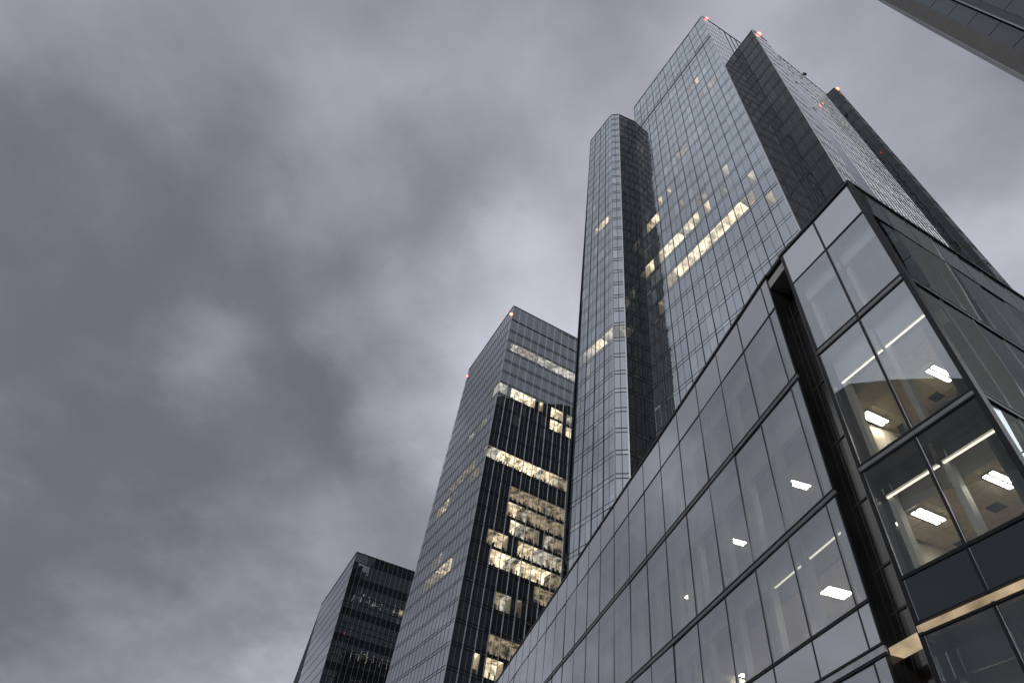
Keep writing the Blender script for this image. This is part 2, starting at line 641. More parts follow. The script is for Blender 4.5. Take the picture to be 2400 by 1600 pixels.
# ------------------------------------------------------------------ ground
mb = MB()
mb.quad([(-3000, -3000, GROUND), (3000, -3000, GROUND), (3000, 3000, GROUND), (-3000, 3000, GROUND)])
g = mb.build('ground', M['asphalt'])
g['kind'] = 'structure'

# ------------------------------------------------------------------ tower A (tall stepped glass tower)
ZA, Z2, ZA2 = 170.0, 145.8, 160.0
ZB0 = 14.0                                            # facades start here (all hidden lower down)
FL = 4.35


def lean_edge(xt, yt, ztop, xb, yb, anchor_xy=None):
    """vertical edge through two pixels: top at height ztop; the low pixel keeps the distance of the top"""
    T = at(xt, yt, ztop)
    r = math.hypot(T[0], T[1])
    d = ray(xb, yb)
    d = d * (r / math.hypot(d[0], d[1]))
    return d, T


A = Tower('glass_skyscraper', (30, 45, GROUND), 'tallest grey glass tower with stepped slabs and red roof lights', 'skyscraper', [POD_SIL])
Fl = at(1486.3, 252, ZA)
P1 = at(1644.7, 37.9, ZA)
tF = (P1 - Fl)
tF[2] = 0
LF = np.linalg.norm(tF)
tF /= LF
nF = np.array([tF[1], -tF[0], 0])
fF = Facade(Fl + np.array([0, 0, 66 - ZA]), Fl, P1 + tF * 1.2 + np.array([0, 0, 66 - ZA]), P1)
NB = 11
uF = lin(0, 1, NB * 2)
zF = []
z = 72.2 - FL * 13
ZROW = []
while z < ZA - 3:
    ZROW.append(z)
    z += FL
zl = []
for q in ZROW:
    zl += [q - .68, q]
zl = [q for q in zl if q > 8] + [ZA - .35]


def row_of(zlist, zz):
    for j in range(len(zlist) - 1):
        if zlist[j] <= zz < zlist[j + 1]:
            return j
    return -1


# lit windows on the front slab (u cell, height)
litF = {}


def dimmer(mk):
    """now and then a bay is a step dimmer or whiter than its neighbours"""
    r = random.random()
    if r < .22:
        return {'lit_bright': 'lit_warm', 'lit_warm': 'lit_dim', 'lit_pale': 'lit_dim'}.get(mk, mk)
    return 'lit_pale' if r < .30 else mk


def light(dic, zlist, cells, zz, mk):
    j = row_of(zlist, zz)
    for i in cells:
        if random.random() < .06:
            continue
        dic[(i, j)] = dimmer(mk)


light(litF, zl, [14, 15, 16], 139.0, 'lit_warm')
light(litF, zl, [17, 18, 19], 130.3, 'lit_warm')
light(litF, zl, [16], 130.3, 'lit_dim')
light(litF, zl, [9, 10, 11], 117.5, 'lit_dim')
light(litF, zl, [4, 5, 6], 108.7, 'lit_warm')
light(litF, zl, [1, 2, 3], 104.3, 'lit_bright')
light(litF, zl, [0, 1, 2, 3, 4, 5, 6, 7, 8], 90.5, 'lit_bright')
light(litF, zl, [9, 10], 90.5, 'lit_warm')
light(litF, zl, [5, 6, 7, 8, 9, 10, 11, 12, 13, 14, 15, 16], 82.0, 'lit_bright')
light(litF, zl, [4, 17, 18], 82.0, 'lit_dim')
light(litF, zl, [11, 12], 94.5, 'lit_warm')
light(litF, zl, [12, 15], 90.5, 'lit_warm')
light(litF, zl, [20], 78.0, 'lit_dim')
light(litF, zl, [16], 95.0, 'lit_pale')
light(litF, zl, [19], 86.0, 'lit_dim')
light(litF, zl, [8], 99.0, 'lit_dim')
light(litF, zl, [2], 77.6, 'lit_dim')
curtain(A, fF, uF, zl, 'glass_a', litF, tilt=.006)
lit_rooms(A, fF, uF, zl, litF)
gb = MB()
grid_bars(gb, fF, [i / NB for i in range(NB + 1)], [], ZA, 10, .11, .05, .1, .05)
grid_bars(gb, fF, [(i + .5) / NB for i in range(NB)], zl[:-1], ZA, 10, .045, .015, .08, .02)
gb.bar(fF.pt(0, 152.6), fF.pt(1, 152.6), fF.n, .75, -.06, .05)
gb.bar(fF.pt(0, ZA - .17), fF.pt(1, ZA - .17), fF.n, .36, -.3, .08)

# return of the front slab (bright narrow flank) and its crown screen
IN = at(1682, 63, ZA)
EN = at(1734.5, 100, ZA)
lowP1 = fF.pt(1, 66)
inL = IN + (lowP1 - P1) * np.array([1, 1, 0])
inL = np.array([inL[0] + .55, inL[1] - .1, 66.0])
fS = Facade(lowP1, P1, inL, IN)
uS = lin(0, 1, 5)
curtain(A, fS, uS, zl, 'glass_b')
grid_bars(gb, fS, uS, zl[:-1], ZA, 10, .05, .02, .08, .015)
fSc = Facade(IN + np.array([0, 0, Z2 - .5 - ZA]), IN, EN + np.array([0, 0, Z2 - .5 - ZA]), EN)
zc_ = lin(Z2 - .5, ZA - .4, 6)
uc_ = lin(0, 1, 4)
curtain(A, fSc, uc_, zc_, 'glass_clear')
grid_bars(gb, fSc, uc_, [zc_[0] + .2, zc_[-1]], ZA, Z2 - .5, .16, .08, .3, .1)
gb.bar(fS.pt(0, ZA - .17), fS.pt(1, ZA - .17), fS.n, .36, -.3, .08)

# second slab: dark front, bright flank
P2 = at(1763, 69.5, Z2)
in2 = at(1713, 135, Z2)
P2l = lean_edge(1763, 69.5, Z2, 1982, 427)[0]
in2l = lean_edge(1713, 135, Z2, 1866, 450)[0]
fD = Facade(in2l, in2, P2l, P2)
z2l = [q for q in zl if q < Z2 - 1.5] + [Z2 - .3]
uD = lin(0, 1, 6)
curtain(A, fD, uD, z2l, 'glass_deep', tilt=.006)
grid_bars(gb, fD, uD, z2l[:-1], Z2, 10, .09, .06, .09, .04)
gb.bar(fD.pt(0, Z2 - .15), fD.pt(1, Z2 - .15), fD.n, .3, -.3, .08)
s2a = at(1797, 97, Z2)
s2b = at(1823, 129, Z2)
S2e = at(1937, 222, Z2)
P3 = at(1955, 206, Z2)
P3r = at(1967, 214, Z2)
dS = (S2e - s2b)
dS[2] = 0
dS /= np.linalg.norm(dS)


def drop(p, lean=(0, 0)):
    return np.array([p[0] + lean[0], p[1] + lean[1], 66.0])


leanv = (P2l[0] - P2[0]) * (66 - Z2) / (P2l[2] - Z2), (P2l[1] - P2[1]) * (66 - Z2) / (P2l[2] - Z2)
s2al = lean_edge(1797, 97, Z2, 2015, 442)[0]
s2bl = lean_edge(1823, 129, Z2, 2066, 476)[0]
S2el = lean_edge(1937, 222, Z2, 2247, 600)[0]
P3l = lean_edge(1955, 206, Z2, 2291, 596)[0]
P3rl = lean_edge(1967, 214, Z2, 2304, 600)[0]
fE1 = Facade(P2l, P2, s2al, s2a)
uE = lin(0, 1, 4)
curtain(A, fE1, uE, z2l, 'glass_b', tilt=.004)
fb = MB()
grid_bars(fb, fE1, uE, z2l[:-1], Z2, 10, .07, .03, .10, .02)
fEb = Facade(s2al, s2a, s2bl, s2b)
curtain(A, fEb, [0, 1], z2l, 'glass_b', tilt=.004)
fE2 = Facade(s2bl, s2b, S2el, S2e)
uE2 = lin(0, 1, 14)
curtain(A, fE2, uE2, z2l, 'glass_b', tilt=.008)
grid_bars(fb, fE2, uE2, [], Z2, 10, .10, .05, .11, .03)
grid_bars(gb, fE2, [], z2l[:-1], Z2, 10, .10, .05, .12, .015)
stuff(fb.build('flank_mullion_grid', M['silver'], A.root))
fE3 = Facade(S2el, S2e, P3l, P3)
curtain(A, fE3, lin(0, 1, 2), z2l, 'glass_deep')
grid_bars(gb, fE3, lin(0, 1, 2), z2l[:-1], Z2, 10, .09, .06, .1, .04)
fE4 = Facade(P3l, P3, P3rl, P3r)
curtain(A, fE4, lin(0, 1, 2), z2l, 'glass_b')
grid_bars(gb, fE4, lin(0, 1, 2), z2l[:-1], Z2, 10, .09, .06, .1, .04)
for f_ in (fE1, fE2, fE3, fE4):
    gb.bar(f_.pt(0, Z2 - .15), f_.pt(1, Z2 - .15), f_.n, .3, -.3, .08)

# left slab with chamfered corner
l2, c2, r2 = at(1384.4, 330, ZA2), at(1432, 269.7, ZA2), at(1449.6, 267.5, ZA2)
l2b = lean_edge(1384.4, 330, ZA2, 1330, 1316)[0]
c2b = lean_edge(1432, 269.7, ZA2, 1442, 1163)[0]
r2b = lean_edge(1449.6, 267.5, ZA2, 1476, 1100)[0]
b2 = Fl + nF * .05
FL2 = 3.58
zr = [50.0 + FL2 * k for k in range(-11, 31)]
zl2 = []
for q in zr:
    zl2 += [q - .7, q]
zl2 = [q for q in zl2 if 6 < q < ZA2 - 1.5] + [ZA2 - .3]
fG = Facade(l2b, l2, c2b, c2)
uG = lin(0, 1, 8)
litG = {}
light(litG, zl2, [2], 107.0, 'lit_dim')
light(litG, zl2, [3, 4, 5, 6], 107.9, 'lit_warm')
light(litG, zl2, [5, 6], 103.6, 'lit_warm')
light(litG, zl2, [2, 3, 4, 5, 6, 7], 72.6, 'lit_bright')
light(litG, zl2, [1], 72.6, 'lit_dim')
curtain(A, fG, uG, zl2, 'glass_a', litG, tilt=.005)
lit_rooms(A, fG, uG, zl2, litG)
grid_bars(gb, fG, lin(0, 1, 4), [], ZA2, 8, .12, .06, .1, .04)
grid_bars(gb, fG, uG, zl2[:-1], ZA2, 8, .045, .015, .08, .02)
fH = Facade(c2b, c2, r2b, r2)
litH = {}
light(litH, zl2, [0, 1], 72.6, 'lit_pale')
curtain(A, fH, lin(0, 1, 2), zl2, 'glass_a', litH)
lit_rooms(A, fH, lin(0, 1, 2), zl2, litH)
grid_bars(gb, fH, [.5], zl2[:-1], ZA2, 8, .08, .05, .10, .04)
b2b = np.array([b2[0], b2[1], 66.0])
fI = Facade(r2b, r2, b2b, np.array([b2[0], b2[1], ZA2]))
uI = lin(0, 1, 4)
curtain(A, fI, uI, zl2, 'glass_deep', tilt=.010)
grid_bars(gb, fI, uI, zl2[:-1], ZA2, 8, .08, .06, .10, .05)
for f_ in (fG, fH, fI):
    gb.bar(f_.pt(0, ZA2 - .15), f_.pt(1, ZA2 - .15), f_.n, .3, -.3, .08)
stuff(gb.build('mullion_grid', M['black_metal'], A.root))
tb = MB()
for f_, u_ in ((fG, 1.0), (fH, 1.0), (fF, 1.0), (fD, 1.0)):
    zt = ZA if f_ is fF else (Z2 if f_ is fD else ZA2)
    tb.bar(f_.pt(u_, 8), f_.pt(u_, zt), f_.n, .16, -.08, .12)
tb.build('corner_trim', M['silver'], A.root)
# rear walls (seen only in the glass of the neighbouring towers)
rA = [l2[:2], (l2[0] + 15, l2[1] + 7), (52, 57), P3r[:2]]
for k in range(3):
    a, b = rA[k], rA[k + 1]
    f_ = Facade((b[0], b[1], 10), (b[0], b[1], Z2), (a[0], a[1], 10), (a[0], a[1], Z2))
    curtain(A, f_, lin(0, 1, max(2, int(f_.len / 2.4))), [10] + [q for q in ZROW if 12 < q < Z2 - 2][::1] + [Z2 - .2], 'glass_dark')
mb = MB()
mb.prism([Fl[:2] - nF[:2] * .4, P1[:2] - nF[:2] * .4, EN[:2] - np.array([.2, -.4]), (EN[0] - 7, EN[1] + 14), (Fl[0] + 8, Fl[1] + 4)], Z2 - 1, ZA - 1.2)
mb.build('roof_core', M['dark_metal'], A.root)
mb = MB()
mb.prism([in2[:2], P2[:2] + dS[:2] * .4, s2a[:2], s2b[:2], S2e[:2], P3[:2], P3r[:2], (52, 57), (25, 66)], Z2 - 1.2, Z2 - .5)
mb.build('roof', M['dark_metal'], A.root)
mb = MB()
mb.prism([l2[:2] + np.array([.4, 0]), c2[:2] + np.array([.2, .3]), r2[:2], b2[:2], (l2[0] + 14, l2[1] + 6)], ZA2 - 1.2, ZA2 - .6)
mb.build('roof', M['dark_metal'], A.root)
mb = MB()
q = at(1886, 172, Z2)
mb.prism([(q[0] - .3, q[1] - .1), (q[0] + .3, q[1] - .1), (q[0] + .3, q[1] + .3), (q[0] - .3, q[1] + .3)], Z2 - .6, Z2 + .25)
mb.build('roof_cradle', M['dark_metal'], A.root)
warning_light(A, P1 + (IN - P1) * .3 + np.array([0, 0, .05]), fS.n, .8)
warning_light(A, P2 + (s2a - P2) * .45, fE1.n, 1.0)
warning_light(A, P3 + (P3r - P3) * .6, fE4.n, .9)
A.finish()

# ------------------------------------------------------------------ tower B (middle tower)
ZB = 156.0
B = Tower('office_tower', (5, 140, GROUND), 'middle glass tower with lit office floors and light vertical fins', 'office tower', [POD_SIL, A_SIL])
lB, aB, rB = at(1099, 866, ZB), at(1204.3, 715.8, ZB), at(1357, 794.7, ZB)
lBb = lean_edge(1099, 866, ZB, 903, 1600)[0]
aBb = lean_edge(1204.3, 715.8, ZB, 1038, 1600)[0]
dB = (rB - aB)
dB[2] = 0
dB /= np.linalg.norm(dB)
rB = aB + dB * 34.0
rBb = aBb + dB * 34.0
FB = 4.485
rows = [144.14 - FB * k for k in range(0, 32)]
zlb = []
for q in sorted(rows):
    if q > 6:
        zlb += [q - .62, q]
zlb += [148.9, 148.9 + .35, ZB - .3]
fBL = Facade(lBb, lB, aBb, aB)
uBL = lin(0, 1, 17)
litBL = {}


def light_run(dic, zlist, u0, u1, zz, mk, prob=1.0):
    for i in range(u0, u1):
        if random.random() < prob:
            dic[(i, row_of(zlist, zz))] = dimmer(mk)


light_run(litBL, zlb, 5, 14, 98.0, 'lit_dim')
light_run(litBL, zlb, 3, 9, 93.0, 'lit_warm', .8)
light_run(litBL, zlb, 9, 15, 110.0, 'lit_dim', .8)
light_run(litBL, zlb, 8, 13, 70.5, 'lit_warm')
light_run(litBL, zlb, 5, 8, 70.5, 'lit_dim')
light_run(litBL, zlb, 13, 16, 93.5, 'lit_dim')
light_run(litBL, zlb, 6, 9, 75.5, 'lit_dim')
curtain(B, fBL, uBL, zlb, 'glass_b', litBL, tilt=.004)
lit_rooms(B, fBL, uBL, zlb, litBL, furn=False)
gl_ = MB()
grid_bars(gl_, fBL, uBL[1:-1], zlb[:-1], ZB, 8, .12, .03, .16, .03)
stuff(gl_.build('mullion_grid', M['dark_metal'], B.root))
fBR = Facade(aBb, aB, rBb, rB)
NR = 26
uBR = lin(0, 1, NR)
litBR = {}
B_LIT = [(139.0, 1, 10, 'lit_dim'), (139.0, 10, 20, 'lit_pale'), (121.0, 3, 17, 'lit_bright'), (121.0, 17, 21, 'lit_pale'), (121.0, 0, 3, 'lit_pale'),
         (116.5, 13, 21, 'lit_bright'), (95.0, 2, 17, 'lit_bright'), (95.0, 0, 2, 'lit_pale'), (95.0, 17, 21, 'lit_dim'),
         (86.5, 6, 21, 'lit_dim'), (82.0, 6, 9, 'lit_warm'), (82.0, 9, 21, 'lit_dim'), (77.8, 6, 9, 'lit_bright'), (77.8, 9, 14, 'lit_pale'), (77.8, 14, 21, 'lit_dim'),
         (73.0, 3, 14, 'lit_warm'), (73.0, 14, 16, 'lit_pale'), (73.0, 16, 21, 'lit_dim'), (68.8, 4, 8, 'lit_bright'), (68.8, 8, 10, 'lit_pale'), (68.8, 10, 16, 'lit_bright'), (68.8, 16, 18, 'lit_dim'),
         (64.0, 12, 20, 'lit_dim'), (60.0, 6, 11, 'lit_dim'), (60.0, 16, 20, 'lit_warm'), (46.5, 4, 9, 'lit_bright'), (50.8, 6, 16, 'lit_dim'), (55.0, 14, 18, 'lit_dim')]
for zz, a, b, mk in B_LIT:
    light_run(litBR, zlb, a, b, zz, mk, .92)
curtain(B, fBR, uBR, zlb, lambda i, j: 'glass_bd', litBR, tilt=.0015)
lit_rooms(B, fBR, uBR, zlb, litBR, depth=3.0)
gl_ = MB()
grid_bars(gl_, fBR, [], zlb[:-1], ZB, 8, .05, .03, .10, .10)
stuff(gl_.build('floor_band', M['dark_metal'], B.root))
gl_ = MB()
grid_bars(gl_, fBR, uBR[1::2], [], ZB - 1, 8, .07, .06, .1, .05)
stuff(gl_.build('mullion_grid', M['grey_metal'], B.root))
for u in uBR[::2]:
    mb = MB()
    mb.bar(fBR.pt(u, 8), fBR.pt(u, ZB - .6 if u else ZB), fBR.n, .12, -.05, .22)
    mb.build('fin', M['silver'], B.root)
mb = MB()
for f_ in (fBL, fBR):
    mb.bar(f_.pt(0, ZB - .15), f_.pt(1, ZB - .15), f_.n, .3, -.3, .1)
mb.build('coping', M['dark_metal'], B.root)
for a, b in ((lB, lB + dB * 34), (rB, lB + dB * 34)):
    if a is lB:
        f_ = Facade((b[0], b[1], 8), (b[0], b[1], ZB), (a[0], a[1], 8), (a[0], a[1], ZB))
    else:
        f_ = Facade((a[0], a[1], 8), (a[0], a[1], ZB), (b[0], b[1], 8), (b[0], b[1], ZB))
    curtain(B, f_, lin(0, 1, 13), [8] + sorted(q for q in rows if 9 < q < 150) + [ZB - .3], 'glass_dark')
mb = MB()
mb.prism([lB[:2] + .2, aB[:2] + .2, rB[:2] - .2, (lB + dB * 34)[:2] - .2], ZB - 1.4, ZB - .8)
mb.build('roof', M['dark_metal'], B.root)
warning_light(B, fBR.pt(-.012, ZB - 5.2, .25), fBR.n, 1.1)
warning_light(B, fBL.pt(0.0, ZB - 3.4, .15), fBL.n, .4)
B.finish()

# ------------------------------------------------------------------ tower C (low tower at the left)
ZC = 100.0
C = Tower('office_tower', (-30, 205, GROUND), 'lowest and farthest dark tower with banded glass floors', 'office tower', [B_SIL, POD_SIL])
lC, aC, rC = at(754, 1415, ZC), at(837, 1292, ZC), at(970, 1338, ZC)
lCb = lean_edge(754, 1415, ZC, 693, 1600)[0]
aCb = lean_edge(837, 1292, ZC, 748, 1600)[0]
dC = (rC - aC)
dC[2] = 0
dC /= np.linalg.norm(dC)
rC, rCb = aC + dC * 36, aCb + dC * 36
fCL = Facade(lCb, lC, aCb, aC)
zc = [99.6, 96.6, 91.8, 89.6, 86.6, 83.9, 81.9, 79.9, 77.9, 76.2, 74.2, 72.2, 70.4, 68.2, 66.2, 64.2, 62.4, 60.2, 58.2, 56, 54, 51, 48, 44, 40, 34, 28, 20, 12]
zc = sorted(zc)
zcl = [12 + 4.0 * k for k in range(22)] + [99.6]
curtain(C, fCL, lin(0, 1, 8), zcl, 'glass_b', tilt=.0006, gap=.004)
gl_ = MB()
grid_bars(gl_, fCL, [], zcl[1:-1], ZC, 10, .1, .05, .16, .05)
fCR = Facade(aCb, aC, rCb, rC)
uC = lin(0, 1, 22)
dark_rows = {row_of(zc, q) for q in (98, 90.5, 80.5, 73, 65, 57, 49)}
litC = {}
for i in range(22):
    if random.random() < .0:
        litC[(i, row_of(zc, 88))] = 'lit_dim'
    if random.random() < .05:
        litC[(i, row_of(zc, 85))] = 'lit_dim'
curtain(C, fCR, uC, zc, lambda i, j: 'glass_dark' if j in dark_rows else 'glass_c', litC, tilt=.003)
lit_rooms(C, fCR, uC, zc, litC)
grid_bars(gl_, fCR, [], zc[1:-1], ZC, 12, .1, .05, .22, .06)
stuff(gl_.build('floor_band', M['black_metal'], C.root))
for u in uC:
    mb = MB()
    mb.bar(fCR.pt(u, 12), fCR.pt(u, ZC), fCR.n, .09, -.03, .16)
    mb.build('fin', M['grey_metal'], C.root)
for a, b in ((rC, lC + dC * 36), (lC + dC * 36, lC)):
    f_ = Facade((a[0], a[1], 8), (a[0], a[1], ZC), (b[0], b[1], 8), (b[0], b[1], ZC))
    curtain(C, f_, lin(0, 1, 9), zcl, 'glass_dark')
mb = MB()
mb.prism([lC[:2] + .2, aC[:2] + .2, rC[:2] - .2, (lC + dC * 36)[:2] - .2], ZC - .9, ZC - .3)
mb.build('roof', M['dark_metal'], C.root)
mb = MB()
for f_ in (fCL, fCR):
    mb.bar(f_.pt(0, ZC - .2), f_.pt(1, ZC - .2), f_.n, .4, -.3, .12)
mb.build('coping', M['dark_metal'], C.root)
for u in (.08, .19, .35, .46, .55):
    mb = MB()
    q = fCR.pt(u, ZC, -.3)
    mb.bar(q, q + np.array([0, 0, random.uniform(.6, 1.3)]), fCR.n, .1, -.05, .05)
    mb.build('roof_mast', M['dark_metal'], C.root)
C.finish()

# ------------------------------------------------------------------ foreground office block (podium)
POD = thing('office_block', (14, 20, GROUND), 'low glass office block in the foreground with lit rooms and a corner', 'office building')
LA = math.radians(-6.35)
tL = np.array([math.sin(LA), math.cos(LA), 0])
nLi = np.array([math.cos(LA), -math.sin(LA), 0])      # into the building
pL = nLi * 10.0
LP = lambda s, z, d=0.0: pL + tL * s + nLi * d + np.array([0, 0, z])   # d > 0 into the building
colsL = [11.0, 11.4, 13.2, 14.97, 16.85, 18.8, 20.75, 22.7, 24.65, 26.65, 28.68, 30.68, 32.7, 34.75, 36.8, 38.95]
while colsL[-1] < 60:
    colsL.append(colsL[-1] + 2.08)
ROOF = 19.62
rowsL = [(17.86, ROOF - .1, 'panel'), (14.54, 17.78, 'glass'), (10.28, 14.24, 'glass'), (7.40, 10.06, 'glass'), (6.44, 7.32, 'panel'), (3.0, 6.18, 'glass'), (-1.2, 2.9, 'glass')]
ra, rb = at(1829, 600, ROOF), at(1986.7, 426.8, ROOF)
tR = rb - ra
tR[2] = 0
LR = np.linalg.norm(tR)
tR /= LR
nRi = np.array([-tR[1], tR[0], 0])                    # into the building
QA = math.radians(69.4)
tQ = np.array([math.sin(QA), math.cos(QA), 0])
nQi = np.array([-tQ[1], tQ[0], 0])
ra0, rb0 = ra * np.array([1, 1, 0]), rb * np.array([1, 1, 0])
RP = lambda s, z, d=0.0: ra0 + tR * s + nRi * d + np.array([0, 0, z])
QP = lambda s, z, d=0.0: rb0 + tQ * s + nQi * d + np.array([0, 0, z])


def pane(P, ninto, s0, s1, z0, z1, mat, g=.012, tilt=.0009, name='pane', d=0.0):
    ring = [P(s0 + g, z0 + g, d), P(s1 - g, z0 + g, d), P(s1 - g, z1 - g, d), P(s0 + g, z1 - g, d)]
    ring = tilt_ring(ring, -ninto, tilt)
    mb = MB()
    mb.slab(ring, -ninto, .03)
    return mb.build(name, M[mat], POD)


def bar(P, ninto, a, b, w, d0, d1, mat, name):
    """a, b = (s, z)"""
    mb = MB()
    mb.bar(P(*a), P(*b), -ninto, w, d0, d1)
    return mb.build(name, M[mat], POD)


WINGS = (('L', LP, nLi, colsL), ('R', RP, nRi, [0.04, 1.6, LR - .06]), ('Q', QP, nQi, [.08] + [1.225 * k for k in range(1, 13)]))
for wn_, P, ni, cols in WINGS:
    for (z0, z1, kind) in rowsL:
        for i in range(len(cols) - 1):
            if wn_ == 'L' and cols[i] > 16 and z1 < 2.95:
                continue
            mat = 'glass_wing' if wn_ == 'L' else 'glass_clear'
            if kind == 'panel':
                mat = 'panel_grey' if (z1 > 10 or wn_ == 'L') else 'panel_dark'
                if wn_ == 'Q':
                    mat = 'panel_dark' if z1 < 10 else 'panel_grey'
            pane(P, ni, cols[i], cols[i + 1], z0, z1, mat, tilt=.007 if wn_ == 'Q' else .004)
    # vertical mullions
    for i, s in enumerate(cols):
        wide = {'L': .05, 'R': .07, 'Q': .03}[wn_]
        if wn_ != 'L' and i == 0:
            wide = .12
        bar(P, ni, (s, -1.5), (s, ROOF - .06), wide, -.06, .012, 'black_metal', 'mullion')
    s0, s1 = cols[0] - .03, cols[-1] + .03
    for z, w, d, mat in ((17.82, .05, .02, 'dark_metal'), (14.49, .05, .025, 'black_metal'), (14.30, .05, .025, 'black_metal'), (14.395, .14, .012, 'grey_metal'),
                         (10.25, .05, .03, 'black_metal'), (10.08, .045, .03, 'black_metal'), (10.166, .12, .015, 'grey_metal'),
                         (7.35, .07, .03, 'black_metal'), (6.42, .045, .03, 'black_metal'), (6.20, .045, .03, 'black_metal'), (2.95, .1, .03, 'black_metal')):
        bar(P, ni, (s0, z), (s1, z), w, -.05, d, mat, 'transom')
    bar(P, ni, (s0, 6.31), (s1, 6.31), .13, -.04, .018, 'silver' if wn_ == 'L' else 'gold_glow', 'string_course')
    bar(P, ni, (s0 - .05, ROOF + .0), (s1 + .05, ROOF + .0), .12, -.5, .05, 'black_metal', 'coping')
# corner post between the two right-hand faces
mb = MB()
q0 = rb0 + tR * .02
mb.prism([rb0[:2] - tR[:2] * .10, rb0[:2] + (tR[:2] - tQ[:2] * .0) * .05 - nRi[:2] * .05, rb0[:2] + tQ[:2] * .12 - nQi[:2] * .06, rb0[:2] + tQ[:2] * .12 + nQi[:2] * .1], -1.5, ROOF + .05)
mb.build('corner_post', M['black_metal'], POD)

# recess between the wings
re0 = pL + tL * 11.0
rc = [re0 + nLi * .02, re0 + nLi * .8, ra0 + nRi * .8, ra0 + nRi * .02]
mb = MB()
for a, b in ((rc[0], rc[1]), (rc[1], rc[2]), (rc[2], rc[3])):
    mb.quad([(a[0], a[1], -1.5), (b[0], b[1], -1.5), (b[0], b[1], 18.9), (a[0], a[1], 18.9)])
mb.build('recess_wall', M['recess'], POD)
mb = MB()
mb.prism([rc[0][:2], rc[1][:2], rc[2][:2], rc[3][:2]], 18.9, 19.3)
mb.build('recess_roof', M['concrete'], POD)
for k, f in enumerate((.22, .5, .8)):
    q = rc[1] + (rc[2] - rc[1]) * f
    mb = MB()
    mb.bar(q + np.array([0, 0, -1.5]), q + np.array([0, 0, 18.8]), -nLi, .018, -.02, .03)
    mb.build('recess_mullion', M['grey_metal'], POD)
for zz in (17.82, 14.4, 12.2, 10.17, 8.4, 7.35, 4.6, 2.9):
    mb = MB()
    mb.bar(rc[1] + np.array([0, 0, zz]), rc[2] + np.array([0, 0, zz]), -nLi, .05, -.02, .03)
    mb.build('recess_transom', M['black_metal'], POD)
a, b = rc[0] + (rc[1] - rc[0]) * .12, rc[3] + (rc[2] - rc[3]) * .12
mb = MB()
mb.bar(a + np.array([0, 0, 6.28]), b + np.array([0, 0, 6.28]), -nLi, .14, -.3, 0)
mb.build('recess_soffit', M['gold_glow'], POD)
# coping bar bridging the recess
mb = MB()
mb.bar(LP(10.95, ROOF + .02), RP(.05, ROOF + .02), -nLi, .15, -.2, .0)
mb.build('coping', M['black_metal'], POD)

# rooms: slabs, ceilings, walls
endL = colsL[-1]
polyL = [LP(11.05, 0, .12), LP(endL, 0, .12), LP(endL, 0, 5.6), LP(11.05, 0, 5.6)]
dR = 6.5
polyR = [RP(.05, 0, .12), RP(LR - .1, 0, .12), QP(dR, 0, .15), RP(.05, 0, dR)]
polyR2 = [RP(-.86, 0, 1.12), RP(.03, 0, 1.12), RP(.03, 0, dR), RP(-.86, 0, dR)]
polyQ = [QP(dR + .1, 0, .12), QP(24, 0, .12), QP(24, 0, 4), QP(dR + .1, 0, 4)]
polys = (polyL, polyR, polyR2, polyQ)
for poly in polys:
    p2 = [q[:2] for q in poly]
    for (z0, z1) in ((14.27, 14.50), (10.10, 10.24), (6.16, 6.42), (2.9, 3.0)):
        mb = MB()
        mb.prism(p2, z0, z1)
        mb.build('floor_slab', M['carpet'], POD)
    mb = MB()
    mb.prism(p2, 18.6, 19.5)
    mb.build('roof_slab', M['concrete'], POD)
for p0, p1 in ((polyL[2], polyL[3]), (polyL[1], polyL[2]), (polyL[0], polyL[3]), (polyR[2], polyR[3]), (polyR2[0], polyR2[3]), (polyR2[3], polyR2[2]), (polyQ[2], polyQ[3])):
    mb = MB()
    mb.quad([(p0[0], p0[1], -1.5), (p1[0], p1[1], -1.5), (p1[0], p1[1], 18.6), (p0[0], p0[1], 18.6)])
    mb.build('back_wall', M['white_wall'], POD)

CEIL = {17.7: 17.0, 14.27: 13.12, 10.10: 9.42, 6.16: 5.4}


def ceiling_light(P, s, z, d, ln=.80, w=.25, mat='troffer'):
    mb = MB()
    mb.prism([P(s - w / 2 - .03, z, d)[:2], P(s + w / 2 + .03, z, d)[:2], P(s + w / 2 + .03, z, d + ln)[:2], P(s - w / 2 - .03, z, d + ln)[:2]], z - .03, z - .002)
    o = mb.build('ceiling_light', M['grey_metal'], POD)
    for k in (-1, 1):
        mb = MB()
        a, b = (s - w / 2, s - .035) if k < 0 else (s + .035, s + w / 2)
        mb.prism([P(a, z, d + .02)[:2], P(b, z, d + .02)[:2], P(b, z, d + ln - .02)[:2], P(a, z, d + ln - .02)[:2]], z - .045, z - .031)
        mb.build('tube', M[mat], o)
    return o


